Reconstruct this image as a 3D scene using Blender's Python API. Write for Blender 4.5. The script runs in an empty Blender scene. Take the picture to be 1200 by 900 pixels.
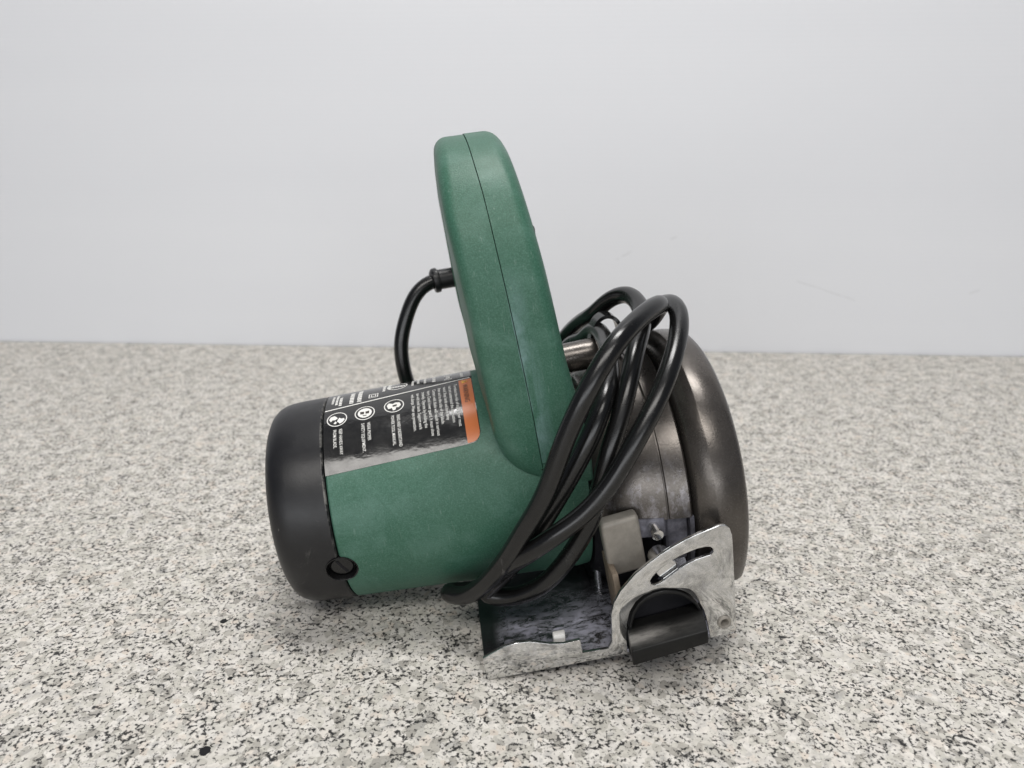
import bpy, bmesh, math, random
from math import sin, cos, pi, radians, hypot
from mathutils import Vector, Matrix

random.seed(7)
sc = bpy.context.scene
C = sc.collection

# ------------------------------------------------------------------ camera
CAM_H = 0.1948
cam_d = bpy.data.cameras.new('camera')
cam_d.sensor_width = 36.0
cam_d.lens = 36.0 * 870 / 1200
cam_d.clip_start = 0.02
cam_d.clip_end = 50
cam_d.dof.use_dof = True
cam_d.dof.focus_distance = 0.285
cam_d.dof.aperture_fstop = 12.0
cam = bpy.data.objects.new('camera', cam_d)
cam.location = (0, 0, CAM_H)
cam.rotation_euler = (radians(90 - 18), 0, 0)
C.objects.link(cam)
sc.camera = cam

# ------------------------------------------------------------------ room light (even indoor light, ceiling tubes)
world = bpy.data.worlds.new('World')
sc.world = world
world.use_nodes = True
bg = world.node_tree.nodes['Background']
bg.inputs['Color'].default_value = (0.74, 0.82, 1.0, 1)
bg.inputs['Strength'].default_value = 0.13


def area(name, loc, target, sx, sy, power, col=(1, 1, 1)):
    d = bpy.data.lights.new(name, 'AREA')
    d.shape = 'RECTANGLE'
    d.size, d.size_y = sx, sy
    d.energy = power
    d.color = col
    o = bpy.data.objects.new(name, d)
    o.location = loc
    o.rotation_euler = (Vector(target) - Vector(loc)).to_track_quat('-Z', 'Y').to_euler()
    C.objects.link(o)
    return o


area('ceiling_lamp', (0.05, 0.37, 1.85), (0.03, 0.34, 0), 0.9, 0.32, 20.5, (1.0, 0.985, 0.965))
area('front_ceiling_lamp', (-0.08, -0.57, 1.10), (0.0, 0.08, 0.0), 1.1, 0.38, 9.0, (1.0, 0.965, 0.92))
area('room_lamp', (-0.25, -1.5, 0.34), (0.0, 0.6, 0.08), 2.1, 0.5, 10.5, (0.97, 0.985, 1.0))

sc.view_settings.view_transform = 'Standard'
sc.view_settings.look = 'None'
sc.view_settings.exposure = 0.17
sc.view_settings.gamma = 1.0


# ------------------------------------------------------------------ material helpers
class NT:
    """small wrapper for building node trees"""

    def __init__(self, name):
        self.m = bpy.data.materials.new(name)
        self.m.use_nodes = True
        self.t = self.m.node_tree
        self.b = self.t.nodes['Principled BSDF']
        self.co = self.t.nodes.new('ShaderNodeTexCoord').outputs['Object']

    def link(self, a, b):
        self.t.links.new(a, b)

    def set(self, key, v):
        if hasattr(v, 'is_linked'):
            self.link(v, self.b.inputs[key])
        else:
            self.b.inputs[key].default_value = v

    def noise(self, scale, detail=3, rough=0.55, vec=None, dist=0.0, out='Fac'):
        n = self.t.nodes.new('ShaderNodeTexNoise')
        n.inputs['Scale'].default_value = scale
        n.inputs['Detail'].default_value = detail
        n.inputs['Roughness'].default_value = rough
        n.inputs['Distortion'].default_value = dist
        self.link(vec or self.co, n.inputs['Vector'])
        return n.outputs[out]

    def voronoi(self, scale, vec=None, feature='F1', out='Color', rnd=1.0):
        n = self.t.nodes.new('ShaderNodeTexVoronoi')
        n.feature = feature
        n.inputs['Scale'].default_value = scale
        n.inputs['Randomness'].default_value = rnd
        self.link(vec or self.co, n.inputs['Vector'])
        return n.outputs[out]

    def ramp(self, fac, stops, interp='LINEAR'):
        n = self.t.nodes.new('ShaderNodeValToRGB')
        r = n.color_ramp
        r.interpolation = interp
        while len(r.elements) < len(stops):
            r.elements.new(0.5)
        for e, (p, c) in zip(r.elements, stops):
            e.position = p
            if not hasattr(c, '__len__'):
                c = (c, c, c)
            e.color = (c[0], c[1], c[2], 1)
        self.link(fac, n.inputs['Fac'])
        return n.outputs['Color']

    def mix(self, fac, a, b, mode='MIX'):
        n = self.t.nodes.new('ShaderNodeMix')
        n.data_type = 'RGBA'
        n.blend_type = mode
        for s, v in ((n.inputs['Factor'], fac), (n.inputs['A'], a), (n.inputs['B'], b)):
            if hasattr(v, 'is_linked'):
                self.link(v, s)
            elif s.type == 'RGBA':
                s.default_value = (v[0], v[1], v[2], 1) if hasattr(v, '__len__') else (v, v, v, 1)
            else:
                s.default_value = v
        # colour sockets share names with the float ones: pick by identifier
        for s in n.inputs:
            if s.identifier == 'A_Color':
                self._put(s, a)
            if s.identifier == 'B_Color':
                self._put(s, b)
            if s.identifier == 'Factor_Float':
                self._put(s, fac)
        return [o for o in n.outputs if o.identifier == 'Result_Color'][0]

    def _put(self, s, v):
        if hasattr(v, 'is_linked'):
            self.link(v, s)
        elif s.type == 'RGBA':
            s.default_value = (v[0], v[1], v[2], 1) if hasattr(v, '__len__') else (v, v, v, 1)
        else:
            s.default_value = v

    def math(self, op, a, b=0.0, c=None, clamp=False):
        n = self.t.nodes.new('ShaderNodeMath')
        n.operation = op
        n.use_clamp = clamp
        self._put(n.inputs[0], a)
        self._put(n.inputs[1], b)
        if c is not None:
            self._put(n.inputs[2], c)
        return n.outputs[0]

    def sep(self, vec=None):
        n = self.t.nodes.new('ShaderNodeSeparateXYZ')
        self.link(vec or self.co, n.inputs[0])
        return n.outputs

    def mapping(self, scale=(1, 1, 1), rot=(0, 0, 0), loc=(0, 0, 0), vec=None):
        n = self.t.nodes.new('ShaderNodeMapping')
        n.inputs['Scale'].default_value = scale
        n.inputs['Rotation'].default_value = rot
        n.inputs['Location'].default_value = loc
        self.link(vec or self.co, n.inputs['Vector'])
        return n.outputs[0]

    def warp(self, scale, amount, vec=None):
        c = self.noise(scale, 2, vec=vec, out='Color')
        s = self.t.nodes.new('ShaderNodeVectorMath')
        s.operation = 'SUBTRACT'
        self.link(c, s.inputs[0])
        s.inputs[1].default_value = (0.5, 0.5, 0.5)
        k = self.t.nodes.new('ShaderNodeVectorMath')
        k.operation = 'SCALE'
        self.link(s.outputs[0], k.inputs[0])
        k.inputs['Scale'].default_value = amount
        a = self.t.nodes.new('ShaderNodeVectorMath')
        a.operation = 'ADD'
        self.link(vec or self.co, a.inputs[0])
        self.link(k.outputs[0], a.inputs[1])
        return a.outputs[0]

    def bump(self, height, strength=0.3, dist=0.0003):
        n = self.t.nodes.new('ShaderNodeBump')
        n.inputs['Strength'].default_value = strength
        n.inputs['Distance'].default_value = dist
        self.link(height, n.inputs['Height'])
        self.link(n.outputs[0], self.b.inputs['Normal'])


def granite():
    g = NT('speckled_granite')
    v1 = g.warp(210, 0.0030)
    v2 = g.warp(500, 0.0014)
    cells = g.sep(g.voronoi(310, v1))          # ~3.5 mm cream grains
    base = g.ramp(cells[0], [(0.0, (0.34, 0.325, 0.295)), (0.10, (0.43, 0.41, 0.37)), (0.24, (0.535, 0.515, 0.465)),
                             (0.6, (0.61, 0.583, 0.542)), (0.85, (0.67, 0.643, 0.600)), (1.0, (0.59, 0.53, 0.465))])
    soft = g.ramp(g.noise(330, 4, 0.6), [(0.3, (0.84, 0.84, 0.84)), (0.7, (1.06, 1.06, 1.05))])
    base = g.mix(1.0, base, soft, 'MULTIPLY')
    # smoky quartz patches, soft edged
    q = g.ramp(g.noise(170, 4, 0.65), [(0.54, 0.0), (0.68, 0.65)])
    base = g.mix(q, base, (0.33, 0.325, 0.315))
    # dark mica: broken threads that follow the grain boundaries, gathered in clusters
    edge = g.voronoi(370, v1, 'DISTANCE_TO_EDGE', 'Distance')
    cl = g.math('MULTIPLY_ADD', g.noise(95, 3, 0.6), 0.34, -0.17)
    n = g.math('ADD', g.noise(590, 4, 0.6, v2), cl)
    val = g.math('SUBTRACT', n, g.math('MULTIPLY', edge, 0.62))
    base = g.mix(g.ramp(val, [(0.448, 0.0), (0.506, 0.42), (0.565, 0.97)]), base, (0.020, 0.020, 0.021))
    # free flecks inside the grains
    fl = g.ramp(g.math('ADD', g.noise(760, 2, 0.5), g.math('MULTIPLY', cl, 0.7)), [(0.655, 0.0), (0.715, 0.9)])
    base = g.mix(fl, base, (0.028, 0.027, 0.027))
    # a few single large black inclusions (x, y, radius) in metres on the counter
    s = g.sep(g.warp(900, 0.0014))
    for (x, y, r) in [(-0.1034, 0.1996, 0.0020), (-0.1234, 0.2709, 0.0016), (-0.1077, 0.2352, 0.0010), (-0.1046, 0.2041, 0.0007)]:
        dx = g.math('SUBTRACT', s[0], x)
        dy = g.math('SUBTRACT', s[1], y)
        d = g.math('SQRT', g.math('ADD', g.math('MULTIPLY', dx, dx), g.math('MULTIPLY', dy, dy)))
        base = g.mix(g.math('LESS_THAN', d, r), base, (0.012, 0.012, 0.013))
    g.set('Base Color', base)
    g.set('Roughness', g.ramp(g.noise(300, 2), [(0.3, 0.42), (0.7, 0.56)]))
    g.set('Specular IOR Level', 0.14)
    return g.m


def wall_mat():
    g = NT('white_wall_panel')
    z = g.sep()[2]
    st = g.math('SINE', g.math('MULTIPLY', z, 2 * pi / 0.0042))
    band = g.noise(1.0, 3, vec=g.mapping((0.6, 0.6, 9.0)))
    big = g.noise(2.2, 2)
    col = g.ramp(band, [(0.3, (0.755, 0.768, 0.800)), (0.7, (0.785, 0.797, 0.825))])
    col = g.mix(g.math('MULTIPLY', big, 0.10), col, (0.62, 0.62, 0.64))
    col = g.mix(g.ramp(st, [(0.0, 0.0), (1.0, 0.03)]), col, (0.58, 0.58, 0.59))
    # a few faint scuffs
    sm = g.math('GREATER_THAN', g.noise(38, 6, 0.75, vec=g.mapping((1, 1, 2.2), (0, 0.5, 0)), dist=0.4), 0.715)
    col = g.mix(g.math('MULTIPLY', sm, 0.22), col, (0.5, 0.5, 0.5))
    # two hairline scratches and a few rub marks
    wx, wy, wz = g.sep(g.warp(40, 0.004))
    for (x0, z0, x1, z1, wd, k) in ((0.2695, 0.0702, 0.3255, 0.0525, 0.00035, 0.3), (0.0985, 0.0885, 0.1130, 0.0965, 0.0009, 0.16), (0.1480, 0.1085, 0.1540, 0.1110, 0.0010, 0.14), (0.428, 0.0600, 0.438, 0.0630, 0.0010, 0.14)):
        L = hypot(x1 - x0, z1 - z0)
        ux, uz = (x1 - x0) / L, (z1 - z0) / L
        ax_ = g.math('SUBTRACT', wx, x0)
        az_ = g.math('SUBTRACT', wz, z0)
        al = g.math('ADD', g.math('MULTIPLY', ax_, ux), g.math('MULTIPLY', az_, uz))
        pe = g.math('ABSOLUTE', g.math('SUBTRACT', g.math('MULTIPLY', ax_, uz), g.math('MULTIPLY', az_, ux)))
        m_ = g.math('MULTIPLY', g.math('LESS_THAN', pe, wd), g.math('MULTIPLY', g.math('GREATER_THAN', al, 0.0), g.math('LESS_THAN', al, L)))
        m_ = g.math('MULTIPLY', m_, g.math('GREATER_THAN', g.noise(300, 2), 0.42))
        col = g.mix(g.math('MULTIPLY', m_, k), col, (0.34, 0.34, 0.34))
    g.set('Base Color', col)
    g.set('Roughness', 0.5)
    g.bump(st, 0.03, 0.0003)
    return g.m


def green_mat(name='green_plastic', seam=False):
    g = NT(name)
    sp = g.noise(1700, 2, 0.7)
    col = g.ramp(sp, [(0.35, (0.030, 0.096, 0.062)), (0.52, (0.041, 0.119, 0.080)), (0.68, (0.060, 0.152, 0.108))])
    # chalky rubbed patches and dust
    rub = g.ramp(g.noise(42, 6, 0.68, dist=0.5), [(0.50, 0.0), (0.72, 0.40)])
    col = g.mix(rub, col, (0.125, 0.235, 0.195))
    fine = g.ramp(g.noise(900, 3, 0.7, vec=g.mapping((1.0, 1.0, 0.12))), [(0.62, 0.0), (0.74, 0.35)])
    col = g.mix(fine, col, (0.20, 0.29, 0.25))
    if seam:
        # chalky rub mark along the joint of the two shells
        x, y, z = g.sep()
        xs = g.math('MULTIPLY_ADD', z, -0.084, 0.04002)          # seam line in the part's own metres
        d = g.math('SUBTRACT', x, xs)
        near = g.math('MULTIPLY', g.math('GREATER_THAN', d, 0.0), g.math('SUBTRACT', 1.0, g.math('DIVIDE', d, 0.0075), clamp=True), clamp=True)
        up = g.sep(g.ramp(z, [(0.06, 0.0), (0.085, 1.0), (0.13, 0.8), (0.150, 0.0)]))[0]
        nz = g.sep(g.ramp(g.noise(130, 6, 0.7, vec=g.mapping((1, 1, 0.35)), dist=0.6), [(0.40, 0.0), (0.62, 0.85)]))[0]
        col = g.mix(g.math('MULTIPLY', g.math('MULTIPLY', near, up), nz), col, (0.22, 0.34, 0.35))
    tiny = g.math('GREATER_THAN', g.noise(260, 5, 0.8), 0.735)
    col = g.mix(g.math('MULTIPLY', tiny, 0.5), col, (0.32, 0.36, 0.30))
    g.set('Base Color', col)
    g.set('Roughness', g.ramp(g.noise(50, 4), [(0.3, 0.40), (0.7, 0.53)]))
    g.set('Specular IOR Level', 0.36)
    g.bump(sp, 0.34, 0.00025)
    return g.m


def black_mat(name, base=0.016, rough=(0.42, 0.6), scuff=0.3, tint=(1, 1, 1.06), grain=0.15, worn=None, spec=0.28):
    g = NT(name)
    n = g.noise(90, 5, 0.7)
    col = g.ramp(n, [(0.3, tuple(base * t for t in tint)), (0.75, tuple(base * 1.7 * t for t in tint))])
    sc1 = g.ramp(g.noise(70, 7, 0.78, dist=1.0), [(0.62, 0.0), (0.76, scuff)])
    col = g.mix(sc1, col, (0.17, 0.165, 0.155))
    hair = g.math('GREATER_THAN', g.noise(240, 3, 0.6, vec=g.mapping((1, 1, 0.16), (0.6, 0.3, 0)), dist=0.6), 0.72)
    col = g.mix(g.math('MULTIPLY', hair, scuff * 0.8), col, (0.22, 0.215, 0.20))
    if worn is not None:
        x = g.sep()[0]
        k = g.math('SUBTRACT', 1.0, g.math('DIVIDE', g.math('ABSOLUTE', g.math('SUBTRACT', x, worn)), 0.0006), clamp=True)
        nw = g.sep(g.ramp(g.noise(160, 5, 0.75), [(0.45, 0.0), (0.62, 0.8)]))[0]
        k = g.math('MULTIPLY', k, g.sep(g.ramp(g.math('MULTIPLY', g.sep()[2], 10.0), [(0.45, 0.15), (0.65, 1.0)]))[0])
        col = g.mix(g.math('MULTIPLY', k, nw), col, (0.30, 0.29, 0.27))
    g.set('Base Color', col)
    g.set('Specular IOR Level', spec)
    g.set('Roughness', g.ramp(g.noise(60, 4, 0.7), [(0.3, rough[0]), (0.7, rough[1])]))
    g.bump(g.noise(1500, 2), grain, 0.0002)
    return g.m


def bronze_mat(name, dusty):
    g = NT(name)
    n = g.noise(70, 5, 0.7)
    col = g.ramp(n, [(0.3, (0.082, 0.074, 0.067)), (0.7, (0.118, 0.106, 0.096))])
    fl = g.noise(1500, 2, 0.6)
    col = g.mix(g.ramp(fl, [(0.5, 0.0), (0.75, 0.22)]), col, (0.25, 0.235, 0.22))
    ch = g.math('GREATER_THAN', g.noise(210, 6, 0.8, dist=0.6), 0.715)
    col = g.mix(g.math('MULTIPLY', ch, 0.65), col, (0.42, 0.41, 0.42))
    # sawdust film that has settled low on the casting
    z = g.math('ADD', g.sep()[2], 0.0 if dusty else 0.06)
    low = g.ramp(z, [(0.0, 1.0), (0.052, 1.0), (0.075, 0.0)])
    dn = g.ramp(g.noise(240, 7, 0.8, vec=g.mapping((1, 1, 0.6)), dist=0.25), [(0.50, 0.0), (0.66, 0.45)])
    col = g.mix(g.math('MULTIPLY', g.sep(low)[0], g.sep(dn)[0]), col, (0.42, 0.41, 0.45))
    g.set('Base Color', col)
    g.set('Metallic', 0.72)
    g.set('Roughness', g.ramp(g.noise(120, 4), [(0.3, 0.24), (0.7, 0.33)]))
    g.bump(g.noise(1100, 3), 0.22, 0.0002)
    return g.m


def zinc_mat(name, dust=0.25, rough=(0.12, 0.24), base=(0.60, 0.60, 0.585)):
    g = NT(name)
    n = g.noise(85, 6, 0.72, dist=0.5)
    col = g.ramp(n, [(0.34, tuple(b * 0.50 for b in base)), (0.50, tuple(b * 0.9 for b in base)), (0.7, base)])
    d = g.ramp(g.noise(150, 8, 0.75, dist=1.4), [(0.50, 0.0), (0.66, 1.0)])
    df = g.math('MULTIPLY', g.sep(d)[0], dust)
    col = g.mix(df, col, (0.40, 0.41, 0.47))
    g.set('Base Color', col)
    g.set('Metallic', g.math('SUBTRACT', 0.96, df, clamp=True))
    g.set('Roughness', g.math('ADD', g.sep(g.ramp(g.noise(90, 5), [(0.3, rough[0]), (0.7, rough[1])]))[0], g.math('MULTIPLY', df, 0.5)))
    g.bump(g.noise(90, 2), 0.05, 0.0004)
    return g.m


def plate_mat():
    g = NT('dusty_plated_steel')
    x, y, z = g.sep()
    d = g.sep(g.ramp(g.noise(170, 9, 0.82, vec=g.mapping((0.6, 1.3, 1.0), (0, 0, 0.25)), dist=0.5), [(0.41, 0.0), (0.58, 0.95)]))[0]
    band = g.sep(g.ramp(g.math('MULTIPLY_ADD', y, 10.0, 0.6), [(0.0, 0.8), (0.10, 0.75), (0.30, 1.0), (0.50, 0.35), (0.64, 0.05)]))[0]
    side = g.sep(g.ramp(g.math('MULTIPLY', x, 20.0), [(0.10, 0.0), (0.24, 1.0)]))[0]
    df = g.math('MULTIPLY', g.math('MULTIPLY', d, band), side)
    g.set('Base Color', g.mix(df, (0.26, 0.26, 0.28), (0.40, 0.40, 0.49)))
    g.set('Metallic', g.math('SUBTRACT', 0.95, df, clamp=True))
    g.set('Roughness', g.math('MULTIPLY_ADD', df, 0.45, 0.16))
    g.bump(d, 0.15, 0.0003)
    return g.m


def plain(name, col, rough=0.5, metallic=0.0, var=0.2, spec=0.5):
    g = NT(name)
    n = g.noise(200, 4, 0.7)
    g.set('Base Color', g.ramp(n, [(0.3, tuple(c * (1 - var) for c in col)), (0.7, tuple(c * (1 + var) for c in col))]))
    g.set('Roughness', rough)
    g.set('Metallic', metallic)
    g.set('Specular IOR Level', spec)
    return g.m


def lever_mat():
    g = NT('dusty_black_lever_plastic')
    x, y, z = g.sep()
    col = g.ramp(g.noise(120, 5, 0.7), [(0.3, (0.006, 0.006, 0.006)), (0.75, (0.012, 0.012, 0.011))])
    # rubbed grey streak across the top of the tongue
    d = g.math('ABSOLUTE', g.math('ADD', y, 0.0580))
    st = g.math('SUBTRACT', 1.0, g.math('DIVIDE', d, 0.0062), clamp=True)
    nz = g.sep(g.ramp(g.noise(70, 7, 0.72, vec=g.mapping((0.4, 1.3, 1.0), (0, 0, -0.12))), [(0.42, 0.0), (0.70, 0.8)]))[0]
    top = g.sep(g.ramp(g.math('MULTIPLY', x, 10.0), [(0.53, 0.9), (0.64, 0.75), (0.74, 0.15), (0.86, 0.02)]))[0]
    top = g.math('MULTIPLY', top, g.math('GREATER_THAN', z, 0.0095))
    col = g.mix(g.math('MULTIPLY', g.math('MULTIPLY', st, nz), top), col, (0.46, 0.44, 0.41))
    g.set('Base Color', col)
    g.set('Roughness', 0.46)
    g.set('Specular IOR Level', 0.2)
    g.bump(g.noise(700, 3), 0.15, 0.0002)
    return g.m


def label_mat():
    g = NT('glossy_black_label_film')
    g.set('Base Color', g.ramp(g.noise(160, 5, 0.7), [(0.3, (0.010, 0.010, 0.010)), (0.75, (0.020, 0.019, 0.018))]))
    g.set('Roughness', g.ramp(g.noise(140, 5, 0.7), [(0.3, 0.10), (0.7, 0.24)]))
    g.set('Specular IOR Level', 0.70)
    g.bump(g.noise(75, 4, 0.62, vec=g.mapping((0.6, 1.0, 1.0))), 0.34, 0.0008)
    return g.m


M = {
    'granite': granite(), 'wall': wall_mat(), 'green': green_mat(), 'green_seam': green_mat('green_handle_plastic', True),
    'cap': black_mat('black_end_cap_plastic', 0.0060, (0.33, 0.46), 0.55, (1, 1, 1.15), worn=-0.0508, spec=0.45),
    'plug': black_mat('black_screw_plug_plastic', 0.006, (0.2, 0.35), 0.1, spec=0.4),
    'rubber': black_mat('black_cord_rubber', 0.0042, (0.19, 0.30), 0.16, (1, 1, 1), 0.08, spec=0.5),
    'knob': black_mat('black_knob_plastic', 0.006, (0.32, 0.5), 0.5, (1, 1, 1)),
    'lever': lever_mat(),
    'gloss': black_mat('glossy_black_plastic', 0.006, (0.08, 0.14), 0.05),
    'dark': plain('recess_shade_black', (0.009, 0.009, 0.011), 0.55, spec=0.2),  # near-black colour stands in for the shade in gaps and recesses
    'bronze': bronze_mat('grey_brown_cast_metal', True), 'bronze_clean': bronze_mat('grey_brown_guard_metal', False),
    'zinc': zinc_mat('zinc_plated_steel', 0.14, (0.05, 0.11), (0.70, 0.70, 0.69)),
    'plate': plate_mat(),
    'bracket': plain('grey_painted_bracket_metal', (0.27, 0.25, 0.22), 0.5, 0.3, 0.15),
    'rust': plain('browned_steel', (0.20, 0.16, 0.12), 0.6, 0.3, 0.3),
    'guard2': plain('dusty_lower_guard_metal', (0.13, 0.13, 0.155), 0.5, 0.4, 0.6),
    'label': label_mat(),
    'orange': plain('orange_label_print', (0.52, 0.15, 0.045), 0.28, 0, 0.05),
    'ink': plain('white_label_print', (0.72, 0.71, 0.68), 0.35, 0, 0.05),
    'inkd': plain('black_label_print', (0.03, 0.022, 0.016), 0.35, 0, 0.05),
    'yellow': plain('yellow_label_print', (0.80, 0.42, 0.03), 0.3, 0, 0.05),
    'white': plain('white_chip_plastic', (0.80, 0.79, 0.76), 0.5, 0, 0.05),
}

# ------------------------------------------------------------------ setting: counter and wall


def new_obj(name, me, mat=None, parent=None):
    o = bpy.data.objects.new(name, me)
    if mat is not None and not me.materials:
        me.materials.append(mat)
    C.objects.link(o)
    if parent is not None:
        o.parent = parent
    return o


def smooth(me, ang=35):
    for p_ in me.polygons:
        p_.use_smooth = True
    me.set_sharp_from_angle(angle=radians(ang))


def world_box(name, cx, cy, cz, sx, sy, sz, rot, mat):
    bm = bmesh.new()
    bmesh.ops.create_cube(bm, size=1)
    R = Matrix.Rotation(rot, 4, 'Z')
    for v in bm.verts:
        v.co = Vector((v.co.x * sx, v.co.y * sy, v.co.z * sz))
    bmesh.ops.transform(bm, matrix=Matrix.Translation((cx, cy, cz)) @ R, verts=bm.verts)
    me = bpy.data.meshes.new(name)
    bm.to_mesh(me)
    bm.free()
    o = new_obj(name, me, mat)
    o['kind'] = 'structure'
    return o


WROT = math.atan2(0.684107 - 0.741925, 0.490219 + 0.528142)      # the wall runs slightly away to the left
mid = Vector((-0.018954, 0.713016, 0))
nrm = Vector((-sin(WROT), cos(WROT), 0))
cc = mid - nrm * 0.75
world_box('countertop', cc.x, cc.y, -0.015, 3.2, 1.5, 0.03, WROT, M['granite'])
wc = mid + nrm * 0.0125
world_box('wall', wc.x, wc.y, 0.60, 3.2, 0.022, 1.26, WROT, M['wall'])

# ------------------------------------------------------------------ saw frame (mm; x along the motor axis, y to the back, z up)
AX = Matrix(((0.98584874, 0.11228869, 0.12447293), (-0.11316881, 0.99357578, 0.0), (-0.12367329, -0.01408645, 0.992223)))
ORI = Vector((-0.07374, 0.299205, CAM_H - 0.148891))
BASE = Vector((50.0, -20.0, -52.6))                                # contact edge of the base plate


def saw_world(s):
    return ORI + (AX.transposed() @ Vector(s)) * 0.001


def lift(v):
    return (Vector(v) - BASE) * 0.001


saw = bpy.data.objects.new('circular_saw', None)
rot4 = AX.transposed().to_4x4()
saw.matrix_world = Matrix.Translation(saw_world(BASE)) @ rot4
C.objects.link(saw)
saw['label'] = 'green and black corded circular saw with grey blade guard resting on speckled granite counter'
saw['category'] = 'circular saw'


def mesh_from(name, verts, faces, mat, parent=None, sm=35, recalc=True):
    me = bpy.data.meshes.new(name)
    me.from_pydata([tuple(lift(v)) for v in verts], [], faces)
    if recalc:
        bm = bmesh.new()
        bm.from_mesh(me)
        bmesh.ops.recalc_face_normals(bm, faces=bm.faces)
        bm.to_mesh(me)
        bm.free()
    if sm:
        smooth(me, sm)
    return new_obj(name, me, mat, parent or saw)


def lathe_data(prof, a0=0, a1=360, n=96, cy=0, cz=0, close=False):
    """prof: (x, r) list, swept about the motor axis; angle 0 = up, 90 = front. close=True ends the sector with caps"""
    full = abs(a1 - a0) >= 359.9
    cols = n if full else n + 1
    V, F = [], []
    for i in range(cols):
        a = radians(a0 + (a1 - a0) * i / n)
        for x, r in prof:
            V.append((x, cy - r * sin(a), cz + r * cos(a)))
    k = len(prof)
    for i in range(n):
        j = (i + 1) % cols
        for t in range(k - 1):
            F.append((i * k + t, i * k + t + 1, j * k + t + 1, j * k + t))
    if close and not full:
        F.append(tuple(range(k)))
        F.append(tuple(range((cols - 1) * k, cols * k))[::-1])
    return V, F


def lathe(name, prof, mat, parent=None, sm=35, **kw):
    V, F = lathe_data(prof, **kw)
    return mesh_from(name, V, F, mat, parent, sm)


def tube_data(pts, r, n=14, caps=True, flat=None):
    """sweep a circle along a list of points (parallel transport)"""
    P = [Vector(p) for p in pts]
    V, F = [], []
    T = []
    for i in range(len(P)):
        a = P[max(i - 1, 0)]
        b = P[min(i + 1, len(P) - 1)]
        T.append((b - a).normalized())
    u = T[0].orthogonal().normalized()
    for i, p in enumerate(P):
        u = (u - T[i] * u.dot(T[i])).normalized()
        w = T[i].cross(u)
        rr = r[i] if hasattr(r, '__len__') else r
        for k in range(n):
            a = 2 * pi * k / n
            V.append(p + u * (rr * cos(a)) + w * (rr * sin(a)))
    for i in range(len(P) - 1):
        for k in range(n):
            F.append((i * n + k, i * n + (k + 1) % n, (i + 1) * n + (k + 1) % n, (i + 1) * n + k))
    if caps:
        F.append(tuple(range(n))[::-1])
        F.append(tuple(range((len(P) - 1) * n, len(P) * n)))
    return V, F


def spline(pts, step=2.0):
    """centripetal-ish Catmull-Rom through the points"""
    P = [Vector(p) for p in pts]
    P = [P[0] * 2 - P[1]] + P + [P[-1] * 2 - P[-2]]
    out = []
    for i in range(1, len(P) - 2):
        p0, p1, p2, p3 = P[i - 1:i + 3]
        m = max(2, int((p2 - p1).length / step))
        t0 = 0.0
        t1 = t0 + max((p1 - p0).length, 1e-4) ** 0.5
        t2 = t1 + max((p2 - p1).length, 1e-4) ** 0.5
        t3 = t2 + max((p3 - p2).length, 1e-4) ** 0.5
        for k in range(m):
            t = t1 + (t2 - t1) * k / m
            A1 = p0 * ((t1 - t) / (t1 - t0)) + p1 * ((t - t0) / (t1 - t0))
            A2 = p1 * ((t2 - t) / (t2 - t1)) + p2 * ((t - t1) / (t2 - t1))
            A3 = p2 * ((t3 - t) / (t3 - t2)) + p3 * ((t - t2) / (t3 - t2))
            B1 = A1 * ((t2 - t) / (t2 - t0)) + A2 * ((t - t0) / (t2 - t0))
            B2 = A2 * ((t3 - t) / (t3 - t1)) + A3 * ((t - t1) / (t3 - t1))
            out.append(B1 * ((t2 - t) / (t2 - t1)) + B2 * ((t - t1) / (t2 - t1)))
    out.append(P[-2])
    # two relaxing passes take out kinks
    for _ in range(8):
        out = [out[0]] + [(out[i - 1] + out[i] * 2 + out[i + 1]) / 4 for i in range(1, len(out) - 1)] + [out[-1]]
    return out


def bev_box(name, lo, hi, mat, parent=None, bev=0.8, seg=3, shear=None):
    bm = bmesh.new()
    bmesh.ops.create_cube(bm, size=1)
    lo, hi = Vector(lo), Vector(hi)
    for v in bm.verts:
        v.co = Vector([lo[i] + (hi[i] - lo[i]) * (v.co[i] + 0.5) for i in range(3)])
    if bev:
        bmesh.ops.bevel(bm, geom=list(bm.edges), offset=bev, segments=seg, profile=0.5, affect='EDGES')
    if shear:
        for v in bm.verts:
            v.co = shear(v.co)
    for v in bm.verts:
        v.co = lift(v.co)
    me = bpy.data.meshes.new(name)
    bm.to_mesh(me)
    bm.free()
    smooth(me, 40)
    return new_obj(name, me, mat, parent or saw)


def sheet(name, loops, y0, thick, mat, parent=None, bev=0.25):
    """flat pressed sheet in the x-z plane of the saw, with holes; front face at y0"""
    cu = bpy.data.curves.new(name, 'CURVE')
    cu.dimensions = '2D'
    cu.fill_mode = 'BOTH'
    for lp in loops:
        s = cu.splines.new('POLY')
        s.points.add(len(lp) - 1)
        for pt, (x, z) in zip(s.points, lp):
            pt.co = (x, z, 0, 1)
        s.use_cyclic_u = True
    cu.extrude = thick / 2 - bev
    cu.bevel_depth = bev
    cu.bevel_resolution = 1
    cu.offset = -bev
    tmp = bpy.data.objects.new('tmp', cu)
    C.objects.link(tmp)
    dg = bpy.context.evaluated_depsgraph_get()
    me = bpy.data.meshes.new_from_object(tmp.evaluated_get(dg))
    bpy.data.objects.remove(tmp)
    me.name = name
    for v in me.vertices:
        x, z, d = v.co
        v.co = lift((x, y0 + thick / 2 - d, z))
    bm = bmesh.new()
    bm.from_mesh(me)
    bmesh.ops.remove_doubles(bm, verts=bm.verts, dist=1e-6)
    bmesh.ops.recalc_face_normals(bm, faces=bm.faces)
    bm.to_mesh(me)
    bm.free()
    smooth(me, 35)
    me.materials.clear()
    return new_obj(name, me, mat, parent or saw)


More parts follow.
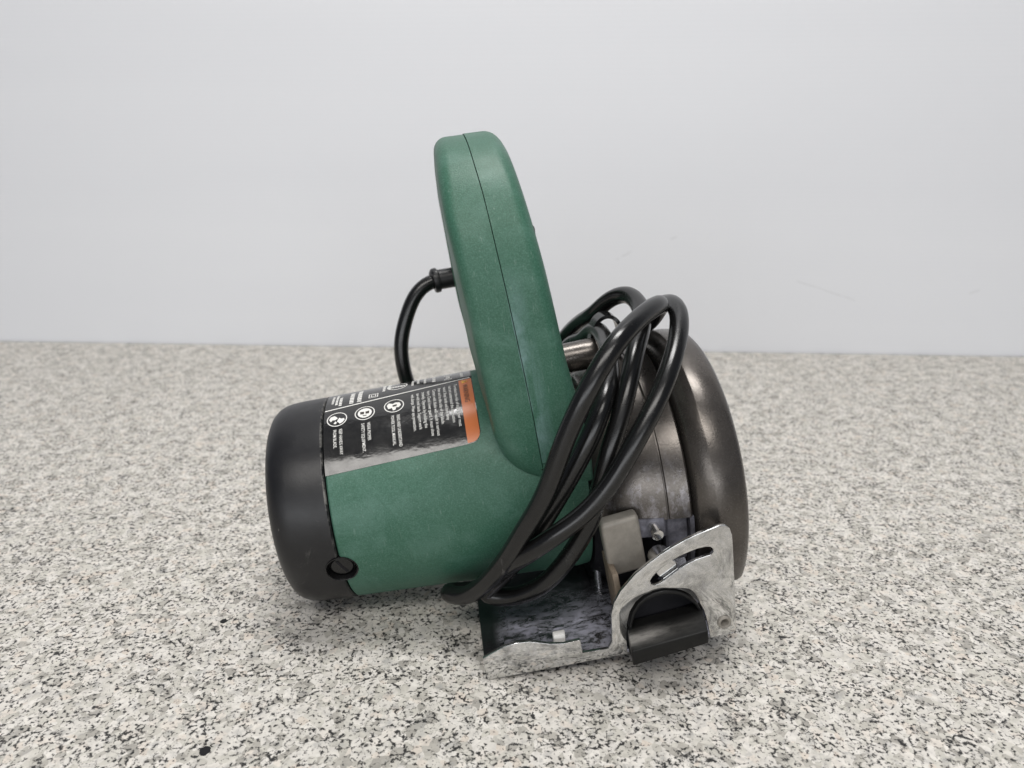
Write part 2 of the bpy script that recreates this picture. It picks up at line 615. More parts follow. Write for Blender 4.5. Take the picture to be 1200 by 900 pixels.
def round_poly(pts, radii, n=6):
    """round the corners of a polygon"""
    out = []
    m = len(pts)
    for i in range(m):
        p = Vector(pts[i])
        r = radii[i] if hasattr(radii, '__len__') else radii
        a = Vector(pts[i - 1]) - p
        b = Vector(pts[(i + 1) % m]) - p
        if r <= 0:
            out.append(tuple(p))
            continue
        r = min(r, a.length * 0.49, b.length * 0.49)
        p0 = p + a.normalized() * r
        p1 = p + b.normalized() * r
        for k in range(n + 1):
            t = k / n
            out.append(tuple(p0 * (1 - t) ** 2 + p * 2 * t * (1 - t) + p1 * t * t))
    return out


def Rm(x):
    return 44.0 + 0.0333 * max(x, 0)


# ------------------------------------------------------------------ motor
housing = lathe('motor_housing', [(0.25, 30), (0.25, 43.2), (0.9, Rm(0) - 0.05)] + [(x, Rm(x)) for x in range(4, 100, 4)] + [(101, Rm(100) - 0.8), (101.8, 44), (101.8, 30), (0.25, 30)], M['green'])
cap = lathe('motor_end_cap', [(-25.4, 0.01), (-25.4, 33), (-25.1, 35.6), (-24.4, 37.9), (-23.2, 40.0), (-21.4, 41.6), (-19, 42.8), (-15.5, 43.5), (-10, 43.85), (-0.9, 44.0), (-0.25, 43.3), (-0.25, 0.01), (-25.4, 0.01)], M['cap'])


def on_cyl(x, a, dr=0.0):
    r = Rm(x) + dr
    return (x, -r * sin(radians(a)), r * cos(radians(a)))


def cyl_mesh(name, V2, F, mat, parent, dr):
    """V2: (x, angle) points laid on the motor housing"""
    return mesh_from(name, [on_cyl(x, a, dr) for x, a in V2], F, mat, parent, 60)


def cyl_patch(name, x0, x1, fa0, fa1, mat, parent, dr, nx=20, na=40, corner=0):
    """patch between angle curves fa0(x) and fa1(x); corner rounds the lower right corner (mm)"""
    V, F = [], []
    for i in range(nx + 1):
        x = x0 + (x1 - x0) * i / nx
        b0, b1 = fa0(x), fa1(x)
        if corner and x > x1 - corner:
            d = corner - (x1 - x)
            b1 -= (corner - math.sqrt(max(corner ** 2 - d ** 2, 0))) / 0.80
        for j in range(na + 1):
            V.append((x, b0 + (b1 - b0) * j / na))
    for i in range(nx):
        for j in range(na):
            p_ = i * (na + 1) + j
            F.append((p_, p_ + 1, p_ + na + 2, p_ + na + 1))
    return cyl_mesh(name, V, F, mat, parent, dr)


def cut(o, cutter):
    bm = bmesh.new()
    bm.from_mesh(o.data)
    bmesh.ops.remove_doubles(bm, verts=bm.verts, dist=2e-5)
    bmesh.ops.recalc_face_normals(bm, faces=bm.faces)
    bm.to_mesh(o.data)
    bm.free()
    md = o.modifiers.new('cut', 'BOOLEAN')
    md.operation = 'DIFFERENCE'
    md.solver = 'EXACT'
    md.object = cutter
    dg = bpy.context.evaluated_depsgraph_get()
    me = bpy.data.meshes.new_from_object(o.evaluated_get(dg))
    o.modifiers.clear()
    mats = list(o.data.materials)
    o.data = me
    me.materials.clear()
    me.materials.append(mats[0])
    for p_ in me.polygons:
        p_.material_index = 0
    smooth(me, 32)


# --- slotted brush plug set into the housing at the joint
def plug():
    c = Vector(on_cyl(0.0, 106, 0))
    nx_ = Vector((0, -sin(radians(106)), cos(radians(106))))
    ex = Vector((1, 0, 0))
    ey = nx_.cross(ex)

    def solid(prof, n=40):
        V, F = ring(prof, n)
        m = len(prof)
        F.append(tuple(k * m for k in range(n)))
        F.append(tuple(k * m + m - 1 for k in range(n))[::-1])
        return V, F

    def ring(prof, n=40):
        V, F = [], []
        for k in range(n):
            a = 2 * pi * k / n
            for r, h in prof:
                V.append(c + ex * (r * cos(a)) + ey * (r * sin(a)) + nx_ * h)
        m = len(prof)
        for k in range(n):
            for t in range(m - 1):
                F.append((k * m + t, k * m + t + 1, ((k + 1) % n) * m + t + 1, ((k + 1) % n) * m + t))
        return V, F
    cutter = mesh_from('tmp_cutter', *solid([(6.55, -5.0), (6.55, 6.0)]), M['plug'], saw, 0)
    for tgt in (housing, cap):
        cut(tgt, cutter)
    bpy.data.objects.remove(cutter)
    V, F = ring([(6.56, -0.3), (6.5, 0.12), (6.2, 0.2), (6.0, 0.0), (5.9, -0.6), (5.8, -4.2), (0.01, -4.2)])
    r = mesh_from('brush_plug', V, F, M['plug'])
    V, F = ring([(4.5, -4.2), (4.5, -1.9), (4.2, -1.6), (0.01, -1.5)])
    s = mesh_from('plug_screw', V, F, M['plug'], r)
    # slot: a thin dark bar lying across the head
    d = (ex * 0.42 - ey * 0.9).normalized()
    e = d.cross(nx_)
    V = [c + d * (sd * 3.6) + e * (se * 0.55) + nx_ * h for h in (-1.7, -1.42) for sd in (-1, 1) for se in (-1, 1)]
    mesh_from('screw_slot', V, [(0, 1, 3, 2), (4, 6, 7, 5), (0, 4, 5, 1), (2, 3, 7, 6), (0, 2, 6, 4), (1, 5, 7, 3)], M['dark'], r, 0)


plug()

# ------------------------------------------------------------------ label
lab_lo = lambda x: 54.3 - 0.072 * x
label = cyl_patch('warning_label', 0.35, 62.6, lambda x: -42.0, lab_lo, M['label'], saw, 0.12, 40, 70, 4.0)
label['label'] = 'glossy black warning label with white text and orange stripe'
line_a = lambda x: 12.8 - 0.150 * x
cyl_patch('label_line', 0.5, 61.8, lambda x: line_a(x) - 0.45, lambda x: line_a(x) + 0.45, M['ink'], label, 0.22, 30, 2)
cyl_patch('label_stripe', 56.9, 62.3, lambda x: line_a(x) + 1.3, lambda x: lab_lo(x) - 0.5, M['orange'], label, 0.22, 16, 40, 3.8)

_font_cache = {}


def text_mesh(txt, size, width=None, bold=0.006):
    cu = bpy.data.curves.new('t', 'FONT')
    cu.body = txt
    cu.size = size
    cu.resolution_u = 2
    cu.offset = bold * size
    o = bpy.data.objects.new('t', cu)
    C.objects.link(o)
    dg = bpy.context.evaluated_depsgraph_get()
    me = bpy.data.meshes.new_from_object(o.evaluated_get(dg))
    bpy.data.objects.remove(o)
    V = [(v.co.x, v.co.y) for v in me.vertices]
    F = [tuple(p_.vertices) for p_ in me.polygons]
    bpy.data.meshes.remove(me)
    if width and V:
        w = max(v[0] for v in V)
        V = [(v[0] * width / w, v[1]) for v in V]
    return V, F


def put_text(acc, txt, x, a, size, width=None, skew=0.10):
    """writing that runs down the front of the housing: text x -> angle, text y -> +x of the saw"""
    V, F = text_mesh(txt, size, width)
    k = len(acc[0])
    deg = 180 / (pi * Rm(x))
    for u, w in V:
        acc[0].append((x + w, a + u * deg - skew * w))
    acc[1].extend(tuple(i + k for i in f) for f in F)


def put_poly(acc, pts):
    k = len(acc[0])
    acc[0].extend(pts)
    acc[1].append(tuple(range(k, k + len(pts))))


def put_ring(acc, x, a, r0, r1, n=36, sx=1.0):
    k = len(acc[0])
    deg = 180 / (pi * Rm(x))
    for i in range(n):
        t = 2 * pi * i / n
        for r in (r0, r1):
            acc[0].append((x + r * cos(t) * sx, a + r * sin(t) * deg))
    for i in range(n):
        j = (i + 1) % n
        acc[1].append((k + 2 * i, k + 2 * i + 1, k + 2 * j + 1, k + 2 * j))


# body text, nine lines stacked from the stripe leftwards
body = ['To reduce the risk of injury, user must', 'read and understand the instruction', 'manual. Keep hands and body away',
        'from and to the side of the blade.', 'Contact with blade will result in serious', 'injury. Check lower guard. It must close',
        'instantly. Operate by holding the', 'saw with both hands. Support work', 'with clamps. Wear eye protection.']
acc = ([], [])
for j, t in enumerate(body):
    x = 54.6 - 2.26 * j
    put_text(acc, t, x, line_a(x) + 4.5, 1.95, 0.62 * len(t) + 0.6)
for (x, a, l1, l2) in ((29.3, 18.6, 'READ AND UNDERSTAND', 'POWER TOOL MANUAL.'), (17.2, 20.2, 'WEAR PROPER', 'SAFETY EQUIPMENT.'), (5.8, 21.3, 'KEEP HANDS AWAY', 'FROM BLADE.')):
    put_text(acc, l1, x + 0.9, a + 7.6, 1.85, 0.80 * len(l1))
    put_text(acc, l2, x - 1.5, a + 7.6, 1.85, 0.80 * len(l2))
    put_ring(acc, x, a, 3.75, 4.15)
# upper field: double-insulation mark, frames and small print too foreshortened to read
q = 20.0
for s in (1.0, 0.55):
    k = s * 2.0
    dg_ = 1.28
    for (u0, w0, u1, w1) in ((-k, -k, k, -k + 0.35), (-k, k - 0.35, k, k), (-k, -k, -k + 0.35, k), (k - 0.35, -k, k, k)):
        put_poly(acc, [(20.5 + u, 4.0 + w * dg_) for u, w in ((u0, w0), (u1, w0), (u1, w1), (u0, w1))])
cyl_mesh('label_text', acc[0], acc[1], M['ink'], label, 0.22)

acc = ([], [])
rng = random.Random(3)
for x, a0, a1, wd in ((3.2, -6, 6.5, 0.5), (4.9, -8, 8.6, 0.5), (6.6, -2, 9.2, 0.6), (11.3, -7, 9.0, 0.9), (14.6, -9, 8.6, 0.9), (24.8, -12, 0.5, 0.6), (27.0, -14, -1.0, 0.6),
                      (37.2, -13, 0, 0.5), (39.6, -14, -2.0, 0.5), (42.6, -13, -0.5, 0.5), (46.5, -14, 1.0, 0.7), (58.6, -9, 0.2, 0.6)):
    a = a0
    while a < a1 - 0.6:
        l = rng.uniform(0.8, 2.0)
        put_poly(acc, [(x - wd, a), (x + wd, a), (x + wd, min(a + l, a1)), (x - wd, min(a + l, a1))])
        a += l + 0.5
# box emblem and oval emblem outlines of the upper field
for (x, a, hx, ha) in ((52.6, -4.2, 1.6, 5.0),):
    for (u0, w0, u1, w1) in ((-hx, -ha, hx, -ha + 0.5), (-hx, ha - 0.5, hx, ha), (-hx, -ha, -hx + 0.35, ha), (hx - 0.35, -ha, hx, ha)):
        put_poly(acc, [(x + u, a + w) for u, w in ((u0, w0), (u1, w0), (u1, w1), (u0, w1))])
    for k in range(4):
        put_poly(acc, [(x + u, a + w) for u, w in ((-0.9, -3.6 + 1.9 * k), (0.9, -3.6 + 1.9 * k), (0.9, -2.4 + 1.9 * k), (-0.9, -2.4 + 1.9 * k))])
put_ring(acc, 30.5, -4.5, 4.1, 4.7, 36, 0.95)
for k in range(3):
    put_ring(acc, 28.2 + 2.3 * k, -3.6, 0.5, 1.2, 12)
cyl_mesh('small_print', acc[0], acc[1], M['ink'], label, 0.22)


# pictogram discs
def disc_blob(acc, x, a, pts):
    deg = 180 / (pi * Rm(x))
    put_poly(acc, [(x + u, a + w * deg) for u, w in pts])


acc = ([], [])
# head with goggles
disc_blob(acc, 17.2, 20.2, [(2.9 * cos(t), 2.9 * sin(t)) for t in [2 * pi * i / 20 for i in range(20)]])
# hands kept from a toothed blade
disc_blob(acc, 5.8, 21.3, [(-3.2, -0.2), (-2.6, -1.8), (-1.0, -2.2), (-0.2, -1.3), (0.3, -0.4), (-0.7, 0.4), (-1.8, 0.3), (-2.4, 1.2)])
disc_blob(acc, 5.8, 21.3, [(0.9, -0.6), (1.8, 0.1), (2.8, 0.0), (3.2, 0.9), (2.4, 2.1), (1.2, 2.9), (0.6, 2.0), (0.0, 1.4), (0.4, 0.5)])
disc_blob(acc, 5.8, 21.3, [(-0.6, 1.2), (0.0, 1.9), (-0.4, 2.8), (-1.4, 2.5)])
# figure reading an open manual
disc_blob(acc, 29.3, 18.6, [(-3.0, -0.6), (-2.2, -2.0), (-0.4, -1.2), (0.5, -1.9), (2.3, -1.6), (2.9, 0.2), (1.9, 1.6), (0.9, 1.3), (0.5, 2.8), (-0.5, 3.0), (-0.9, 1.4), (-2.4, 1.7)])
cyl_mesh('pictogram', acc[0], acc[1], M['ink'], label, 0.22)
acc = ([], [])
disc_blob(acc, 17.2, 20.2, [(-1.9, -0.9), (-0.2, -0.6), (-0.3, 0.7), (-1.8, 0.6)])
disc_blob(acc, 17.2, 20.2, [(0.3, -0.6), (1.9, -0.8), (1.8, 0.7), (0.3, 0.7)])
disc_blob(acc, 17.2, 20.2, [(-0.9, 1.5), (0.9, 1.5), (0.6, 1.9), (-0.6, 1.9)])
disc_blob(acc, 29.3, 18.6, [(-0.6, -0.2), (1.2, -0.5), (1.1, 0.6), (-0.5, 0.8)])
stripe = acc
acc = ([], [])
put_text(acc, 'WARNING', 58.4, line_a(59) + 7.2, 3.0, 12.0)
cyl_mesh('stripe_text', acc[0], acc[1], M['inkd'], label, 0.33)
cyl_mesh('pictogram_detail', stripe[0], stripe[1], M['inkd'], label, 0.33)
acc = ([], [])
disc_blob(acc, 59.7, line_a(59) + 4.0, [(-1.5, 1.4), (-1.5, -1.4), (1.2, 0.0)])
cyl_mesh('warning_triangle', acc[0], acc[1], M['yellow'], label, 0.33)
acc = ([], [])
disc_blob(acc, 59.7, line_a(59) + 4.0, [(-1.15, 0.2), (-1.15, -0.2), (-0.8, -0.2), (-0.8, 0.2)])
disc_blob(acc, 59.7, line_a(59) + 4.0, [(-0.6, 0.2), (-0.6, -0.2), (0.4, -0.2), (0.4, 0.2)])
cyl_mesh('triangle_mark', acc[0], acc[1], M['inkd'], label, 0.40)

# ------------------------------------------------------------------ handle: two shells of a D-shaped loop
# centre line in (y, z), half thickness; front surface lies at y ~ -50
LOOP = [(-30.6, 13.5, 14), (-32.4, 20, 14.2), (-34.3, 30, 14.3), (-36, 46, 14.5), (-36.4, 70, 14.5), (-34.5, 92, 14.8), (-28, 110, 15.2), (-15, 123.4, 15.6), (4, 128.6, 15.6), (26, 126, 15), (46, 115, 14.5), (60, 98, 14.5), (66, 78, 14.5), (62, 55, 15), (48, 36, 15), (30, 28, 14)]


def loop_curve(step=2.5):
    P = [Vector((0, a, b)) for a, b, c in LOOP]
    R = [Vector((c, 0, 0)) for a, b, c in LOOP]
    pts = spline(P, step)
    # interpolate the thickness by nearest arc fraction
    out = []
    acc_ = [0]
    for i in range(1, len(P)):
        acc_.append(acc_[-1] + (P[i] - P[i - 1]).length)
    s = 0
    tot = sum((pts[i] - pts[i - 1]).length for i in range(1, len(pts)))
    for i, p_ in enumerate(pts):
        if i:
            s += (p_ - pts[i - 1]).length
        q_ = s / tot * acc_[-1]
        k = 0
        while k < len(acc_) - 2 and acc_[k + 1] < q_:
            k += 1
        t = (q_ - acc_[k]) / (acc_[k + 1] - acc_[k])
        out.append((p_.y, p_.z, R[k].x + (R[k + 1].x - R[k].x) * t))
    return out


def lerp_tab(tab, z):
    if z <= tab[0][0]:
        return tab[0][1]
    for (z0, v0), (z1, v1) in zip(tab, tab[1:]):
        if z <= z1:
            return v0 + (v1 - v0) * (z - z0) / (z1 - z0)
    return tab[-1][1]


XL = [(11, 82.0), (14, 78.0), (17, 74.0), (21, 71.2), (26, 69.2), (34, 67.2), (50, 64.8), (66, 62.8), (85, 61.9), (100, 61.3), (117, 60.6), (130, 60.8), (144, 61.6)]
XR = [(10, 104), (24, 103.2), (35, 102.0), (61, 97.4), (96, 93.6), (119, 90.6), (136, 88.4), (145, 87.0)]
XS = [(12, 84.4), (24, 83.6), (39.5, 82.5), (50, 81.7), (69, 80.2), (90, 78.4), (106, 77.0), (124, 75.6), (134, 74.5), (145, 73.6)]


def shell(name, side, parent, start=0, n_c=7):
    L = loop_curve()
    L = [p_ for p_ in L]
    V, F = [], []
    rings = []
    for i, (y, z, t) in enumerate(L):
        y0, z0, _ = L[max(i - 1, 0)]
        y1, z1, _ = L[min(i + 1, len(L) - 1)]
        if i < start:
            continue
        d = Vector((0, y1 - y0, z1 - z0)).normalized()
        nrm_ = Vector((0, -d.z, d.y))            # outwards (front / up)
        zz = z + nrm_.z * t
        # section corners: outer rounded corner on the side, near square at the seam
        sec = []
        rO = 5.0 if side < 0 else 5.6

        def xo(zq):
            return lerp_tab(XL if side < 0 else XR, zq)

        def xs(zq):
            return lerp_tab(XS, zq) + side * 0.14

        pts_ = []
        # go: seam outer -> outer corner -> inner corner -> seam inner
        pr = 0.35
        for kk in range(3):
            a = pi / 2 * kk / 2
            rO = (5.0 if side < 0 else 5.6) + (5.5 * min(max((50 - zz) / 26, 0), 1) if side < 0 else 0)
            pts_.append((('s', pr * (1 - sin(a)) if kk < 2 else 0), t - pr * (1 - cos(a)) if False else t - pr * (1 - sin(a))))
        for s_out in (1, -1):
            rad = rO if s_out > 0 else 5.5
            ang = [pi / 2 - pi / 2 * k / n_c for k in range(n_c + 1)]
            if s_out < 0:
                ang = ang[::-1]
            for a in ang:
                pts_.append((('o', rad * (1 - cos(a))), s_out * (t - rad * (1 - sin(a)))))
        pts_.append((('s', 0), -t))
        ring = []
        for (ref, off), h in pts_:
            P_ = Vector((0, y, z)) + nrm_ * h
            zq = P_.z
            if ref == 's':
                X_ = xs(zq)
            else:
                X_ = xo(zq) - side * off
            # gentle crown: the outer face is proud near the seam
            if h > t - rO - 0.1 and ref == 'o':
                pass
            if side < 0 and ref == 'o':
                X_ += 2.1 * min(max((-P_.y - 24) / 18, 0), 1) * min(max((126 - zq) / 45, 0), 1) * min(max((zq - 34) / 22, 0), 1)
            if side > 0 and h > 0:
                P_ = P_ + nrm_ * 0.32
            ring.append(Vector((X_, P_.y, P_.z)))
        rings.append(ring)
    m = len(rings[0])
    for r_ in rings:
        V.extend(r_)
    for i in range(len(rings) - 1):
        for k in range(m):
            F.append((i * m + k, i * m + (k + 1) % m, (i + 1) * m + (k + 1) % m, (i + 1) * m + k))
    F.append(tuple(range(m)))
    F.append(tuple(range((len(rings) - 1) * m, len(rings) * m)))
    return mesh_from(name, V, F, M['green_seam'], parent, 30)


hl = shell('handle_shell', -1, saw)
hr = shell('handle_shell', 1, saw, start=4)
# foot of the handle shell, blended into the motor housing
bev_box('handle_foot', (83.4, -45.6, 9.5), (103.5, -24, 23.2), M['green'], saw, 1.6, 3, lambda v: Vector((v.x, v.y - (v.z - 12) * 0.12, v.z)))

# trigger lock button on the far side of the grip
V, F = [], []
lock = bev_box('lock_button', (88, -10, 98.5), (96.4, 2, 107.5), M['knob'], saw, 2.6, 4)
lock2 = bev_box('trigger', (68, 26, 88), (86, 40, 110), M['knob'], saw, 3.0, 4)

# ------------------------------------------------------------------ gear case and guards (centre of the blade side)
GY, GZ = -0.6, -10.8
gear = lathe('gear_case', [(101.5, 20), (101.9, 42.5), (103.5, 45), (108, 48.6), (116, 53.2), (124, 55.8), (128.6, 56.7), (128.9, 56.2), (129.3, 56.2), (129.6, 56.9), (134, 57.6), (137.6, 57.9), (138.4, 57.2), (139.2, 54.0), (139.2, 30)],
             M['bronze'], a0=-150, a1=85, n=110, cy=GY, cz=GZ, close=True)
guard = lathe('upper_guard', [(139.2, 50), (139.6, 55.5), (140.2, 58.0), (141.0, 59.2), (146.5, 62.4), (147.0, 62.55), (152, 62.3), (156.5, 61.7), (158.8, 60.6), (160.1, 58.9), (160.6, 56.6), (160.7, 52), (160.7, 10)],
              M['bronze_clean'], sm=32, a0=-150, a1=118, n=160, cy=GY, cz=GZ, close=True)
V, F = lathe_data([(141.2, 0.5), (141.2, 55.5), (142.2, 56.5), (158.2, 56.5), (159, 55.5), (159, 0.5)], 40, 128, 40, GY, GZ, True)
mesh_from('guard_shade_fill', V, F, M['dark'])  # dark fill painted as the shade inside the hollow guard
lathe('gear_case_shade_fill', [(102.2, 10), (102.2, 41), (112, 48), (127, 52), (127, 10)], M['dark'], a0=60, a1=150, n=40, cy=GY, cz=GZ, close=True)  # dark fill painted as the shade in the gap below the case
lathe('lower_guard', [(128.2, 20), (128.2, 54.4), (129.0, 55.2), (136.4, 55.2), (137.0, 54.4), (137.0, 20)], M['guard2'], a0=70, a1=106, n=40, cy=GY, cz=GZ, close=True)
lathe('lower_guard_rib', [(137.3, 20), (137.3, 57.2), (139.0, 57.2), (139.0, 20)], M['guard2'], a0=85, a1=112, n=40, cy=GY, cz=GZ, close=True)
lathe('case_ledge', [(112, 40), (112, 53.2), (113, 54.2), (127.2, 56.6), (128, 55.8), (128, 40)], M['guard2'], a0=84, a1=92, n=12, cy=GY, cz=GZ, close=True)

# boss (cast arm) between handle and guard and the case block under it
V, F = tube_data([(92, 0, 46.5), (96, 0, 46.8), (112, 0, 47.6), (119.5, 0, 48.0), (121.4, 0, 48.1), (122, 0, 48.1)], [6.2, 6.3, 6.6, 6.6, 6.0, 4.6], 28)
mesh_from('case_arm', V, F, M['bronze'])
bev_box('case_block', (106.3, -34, 20), (118, 2, 38.5), M['bronze'], saw, 1.2, 3)
bev_box('switch_box', (97, -26, 16), (103.6, 4, 28), M['bracket'], saw, 0.8, 2)
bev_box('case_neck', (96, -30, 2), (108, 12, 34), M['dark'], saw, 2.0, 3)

# ------------------------------------------------------------------ base plate (shoe), front lip with bevel quadrant, knob
plate = bev_box('base_plate', (50.2, -70.6, -52.6), (148.6, 96, -51.2), M['plate'], saw, 0.4, 2)
bev_box('plate_rib', (61.5, -69.2, -51.25), (101, 60, -50.5), M['plate'], plate, 0.35, 2)
bev_box('fence_channel', (59.0, -63.5, -51.0), (73.4, -49.5, -48.6), M['plate'], plate, 0.8, 2)

outer = [(50.6, -52.6), (50.1, -42.6), (58.5, -39.0), (63.0, -38.3), (68.2, -38.7), (76.1, -41.4), (80.9, -42.3), (87.6, -42.0), (88.0, -48.1), (98.0, -48.3),
         (99.6, -45.5), (100.0, -40.5), (100.4, -33.1), (102.0, -28.2), (104.7, -23.8), (111.0, -17.4), (116.1, -13.9), (121.0, -11.0), (126.2, -8.5), (131.0, -6.5), (136.1, -4.9), (143.3, -3.1),
         (145.9, -3.3), (147.6, -5.0), (148.4, -8.0), (148.6, -12.8), (148.8, -31.6), (148.9, -49.6), (148.0, -51.2), (138.3, -51.9),
         (137.6, -45.0), (136.3, -38.7), (134.0, -33.8), (131.0, -30.3), (128.4, -28.2), (125.2, -26.8), (121.0, -25.9), (117.0, -26.1), (113.2, -27.3), (110.1, -29.6), (107.6, -33.4), (106.2, -38.2), (105.4, -45.0), (105.2, -52.3)]
slot = [(138.1, -11.1), (134.8, -11.3), (131.6, -12.1), (128.2, -13.1), (125.1, -14.4), (122.1, -16.1), (119.3, -18.1), (117.3, -20.0), (116.2, -21.6), (116.6, -23.1), (118.1, -23.7), (119.8, -23.3), (121.5, -22.4), (123.7, -21.1),
        (127.9, -18.5), (131.1, -16.9), (134.5, -15.7), (137.6, -15.1), (140.0, -14.9), (141.0, -13.8), (140.9, -12.5), (139.8, -11.4)]
hole = [(144.1 + 1.5 * cos(2 * pi * i / 16), -45.6 + 1.5 * sin(2 * pi * i / 16)) for i in range(16)]
lip = sheet('bevel_bracket', [outer, slot, hole], -71.9, 1.6, M['zinc'], saw, 0.3)
lip['label'] = 'shiny plated front lip and curved bevel scale of the base plate'
# pierced rivet in the corner
V, F = [], []
rv = [(2.75, 0.0), (2.6, 0.55), (2.1, 0.75), (1.65, 0.6), (1.35, 0.0), (1.2, -1.0), (0.9, -2.2), (0.01, -2.4)]
for k in range(28):
    a = 2 * pi * k / 28
    for r, h in rv:
        V.append((144.1 + r * cos(a), -71.9 - h, -45.6 + r * sin(a)))
m = len(rv)
for k in range(28):
    for t in range(m - 1):
        F.append((k * m + t, k * m + t + 1, ((k + 1) % 28) * m + t + 1, ((k + 1) % 28) * m + t))
mesh_from('rivet', V, F, M['bracket'], lip)

# black bevel knob: arched hood with a lever tongue in front
hood_o = [(106.4, -52.0), (106.6, -45.0), (107.4, -38.4), (108.8, -33.8), (111.2, -30.3), (114.0, -28.2), (117.2, -27.0), (121.0, -26.7), (125.0, -27.6), (128.0, -29.0), (130.4, -31.0), (133.2, -34.4), (135.4, -39.0), (136.6, -45.0), (137.2, -51.6)]
cx_, cz_ = 121.8, -48.0
hood_o = [(cx_ + (x - cx_) * 1.02, cz_ + (z - cz_) * 1.012) for x, z in hood_o]
hood_i = [(cx_ + (x - cx_) * 0.945, cz_ + (z - cz_) * 0.93) for x, z in hood_o]
sheet('bevel_knob', [hood_o + hood_i[::-1]], -72.5, 7.0, M['knob'], saw, 0.25)
knob = sheet('knob_back', [hood_o], -66.5, 2.0, M['dark'], saw, 0.3)


def lever_shear(v):
    t = (-v.y - 70) / 18.0
    w = 1.0 - 0.05 * max(t, 0)
    return Vector((121.0 + (v.x - 121.0) * w - 3.0 * t, v.y, v.z + (v.x - 105) * (0.10 if v.z > -44 else 0.13)))


tongue = bev_box('lever_tongue', (106.2, -84.6, -47.6), (136.2, -67.5, -41.0), M['lever'], knob, 0.45, 3, lever_shear)

# pivot bracket, its leg, nut and pins
br = bev_box('pivot_bracket', (102.6, -60, -26.6), (117.6, -53, -2.0), M['bracket'], saw, 1.6, 4,
             lambda v: Vector((v.x + (-12 - v.z) * 0.10, v.y + max(0, -12 - v.z) * 0.10, v.z + (v.x - 103) * 0.13)))
bev_box('bracket_leg', (103.2, -66, -46), (105.6, -48, -20), M['rust'], br, 0.5, 2, lambda v: Vector((v.x + (-20 - v.z) * 0.08, v.y, v.z)))
for (x, z, r, y0, y1) in ((123.2, -18.6, 4.3, -69.9, -60),):
    V, F = [], []
    n = 24
    for k in range(n):
        a = 2 * pi * k / n + 0.3
        for rr, y in ((r * 0.92, y0), (r, y0 + 0.5), (r, y1)):
            V.append((x + rr * cos(a), y, z + rr * sin(a)))
    for k in range(n):
        for t in range(2):
            F.append((k * 3 + t, k * 3 + t + 1, ((k + 1) % n) * 3 + t + 1, ((k + 1) % n) * 3 + t))
    F.append(tuple(3 * k for k in range(n)))
    mesh_from('lock_washer', V, F, M['zinc'], saw, 20)
V, F = tube_data([(123.0, -62, -9.0), (123.0, -57, -8.6), (123, -50, -8)], [2.3, 2.4, 2.2], 16)
mesh_from('pivot_screw', V, F, M['zinc'])
V, F = tube_data([(104.2, -28, -51), (104.2, -28, -45), (104.2, -28, -41.3), (104.2, -28, -40.4)], [1.7, 1.7, 1.7, 0.9], 16)
mesh_from('pivot_pin', V, F, M['zinc'])

# ------------------------------------------------------------------ power cord: one run, wound in hanging loops over the arm
CORD = [(66, 68, 77.4), (58, 67.6, 77.2), (52, 66.8, 77.2), (46.5, 65.6, 75.6), (41.5, 64.4, 71.2), (37.4, 63, 64.4), (33.8, 61.8, 57.0), (31.0, 60.6, 49.0), (30.2, 59.4, 40.5), (30.6, 58, 32), (32.6, 57, 22), (38, 57, 10), (50, 59, 0), (66, 62, -4),
        (84, 65, 0), (98, 68, 12), (107, 64, 28), (113, 50, 43), (118, 32, 54),
        (122.2, 16.0, 61.5), (127.9, 8.0, 68.6), (133.2, 0.0, 71.6), (134.8, -14.0, 69.6), (131.0, -30.0, 64.9), (123.9, -44.0, 58.8), (117.6, -54.0, 49.1), (112.6, -59.0, 39.0), (107.2, -62.0, 28.7), (102.8, -62.5, 15.8), (98.6, -62.0, 3.9), (94.1, -60.5, -4.9), (86.4, -59.5, -15.5), (77.7, -57.0, -25.1), (68.7, -53.5, -30.5), (60.4, -49.5, -32.6), (53.4, -47.0, -31.0),
        (57.1, -50.0, -26.4), (63.5, -54.0, -18.8), (70.5, -57.0, -10.3), (78.0, -58.8, 0.1), (85.1, -60.5, 10.8), (93.0, -61.5, 22.9), (100.9, -61.2, 35.3), (106.9, -58.0, 45.0), (113.0, -47.0, 51.4), (116.4, -32.0, 54.9), (119.4, -14.0, 56.2), (120.2, 1.0, 57.2), (118.9, 11.0, 55.0), (116.6, 20.0, 49.1),
        (113, 36, 43), (109, 52, 30), (108, 64, 10), (114, 69, -4), (125, 69, -4), (134, 64, 12), (138, 50, 32), (139.5, 32, 47), (139.5, 12, 54), (138.6, -4, 57.5), (138.6, -18, 64), (138.4, -30, 71.4), (135.0, -41, 75.3),
        (124.2, -54.0, 74.9), (111.4, -66.0, 69.7), (100.3, -71.0, 57.6), (91.4, -71.0, 42.5), (80.5, -70.0, 19.1), (71.9, -67.0, 5.2), (63.2, -62.0, -9.5), (53.2, -56.0, -22.3), (45.2, -49.5, -29.4), (39.6, -45.4, -29.6), (38.2, -41.4, -30.6), (41.8, -39.4, -32.8),
        (47.5, -40.6, -33.0), (53.0, -46.0, -29.0), (57.8, -52.0, -22.5), (61.8, -56.5, -15.8), (70.0, -65.0, -6.8), (81.8, -70.0, 2.6), (95.1, -71.0, 11.1), (105.7, -71.0, 21.8), (114.3, -70.0, 33.5), (123.6, -66.0, 44.8), (132.3, -58.0, 54.6), (140.2, -46.0, 63.1), (144.9, -34.0, 68.6), (146.2, -22.0, 70.2), (145.6, -9.0, 67.0), (145.5, 6, 63), (146, 24, 56), (146, 42, 44), (144, 58, 24), (140, 68, 2)]
V, F = tube_data(spline(CORD, 1.8), 3.65, 18)
cord = mesh_from('power_cord', V, F, M['rubber'], saw, 60)
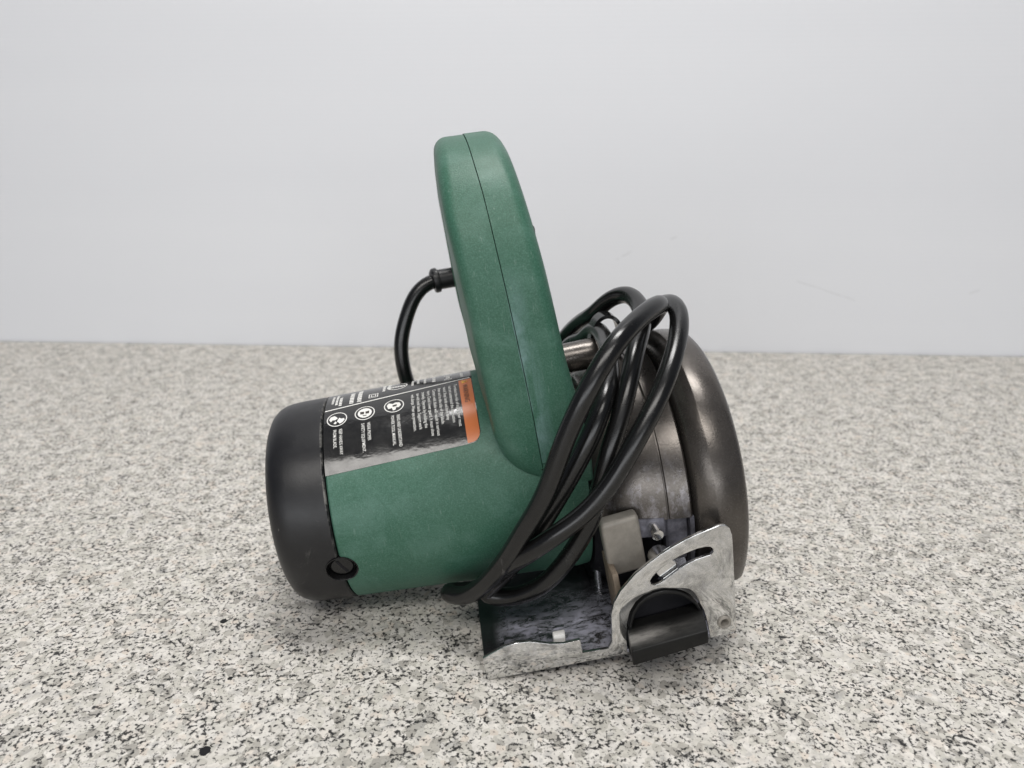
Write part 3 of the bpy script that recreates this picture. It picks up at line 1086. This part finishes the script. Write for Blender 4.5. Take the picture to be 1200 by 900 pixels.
V, F = tube_data([(67, 68, 77.4), (55.4, 67.6, 77.2), (54.8, 67.5, 77.2), (54.3, 67.4, 77.2), (52.6, 67, 77.0), (51.9, 66.9, 77.0), (51.4, 66.8, 76.9)], [5.0, 5.0, 5.2, 6.2, 6.2, 5.8, 4.2], 28)
mesh_from('strain_relief', V, F, M['cap'], cord, 40)
# glossy clip that holds the loops together
clip_path = spline([(116.5, 6, 50), (117.6, 3, 58), (120.4, 1, 63.2), (124.2, 0, 64.6), (127.6, -1, 62.2), (128.8, -2, 57), (128.4, -2, 50), (127, 0, 46)], 1.2)
V, F = [], []
for i, p_ in enumerate(clip_path):
    a = clip_path[max(i - 1, 0)]
    b = clip_path[min(i + 1, len(clip_path) - 1)]
    d = (b - a).normalized()
    w = Vector((0, 1, 0))
    nn = d.cross(w).normalized()
    for (s, t) in ((-4.2, -0.8), (-4.2, 0.8), (4.2, 0.8), (4.2, -0.8)):
        V.append(p_ + w * s + nn * t)
for i in range(len(clip_path) - 1):
    for k in range(4):
        F.append((i * 4 + k, i * 4 + (k + 1) % 4, (i + 1) * 4 + (k + 1) % 4, (i + 1) * 4 + k))
F.append((0, 1, 2, 3))
F.append(tuple(range(len(V) - 4, len(V))))
mesh_from('cord_clip', V, F, M['gloss'], cord, 40)

# ------------------------------------------------------------------ small white chip lying on the plate
bm = bmesh.new()
bmesh.ops.create_cube(bm, size=1)
for v in bm.verts:
    v.co = Vector((v.co.x * 4.8, v.co.y * 3.0, (v.co.z + 0.5) * 9.6))
    v.co += Vector((random.uniform(-.25, .25), random.uniform(-.25, .25), random.uniform(-.15, .15) if v.co.z > 1 else 0))
bmesh.ops.bevel(bm, geom=list(bm.edges), offset=0.6, segments=2, profile=0.5, affect='EDGES')
zmin = min(v.co.z for v in bm.verts)
for v in bm.verts:
    v.co.z -= zmin
    v.co *= 0.001
me = bpy.data.meshes.new('white_chip')
bm.to_mesh(me)
bm.free()
smooth(me, 40)
chip = new_obj('white_chip', me, M['white'])
chip.matrix_world = Matrix.Translation(saw_world((80.2, -66.5, -50.5))) @ rot4
chip['label'] = 'small white plastic chip lying on the steel base plate behind its shiny front lip'
chip['category'] = 'plastic chip'
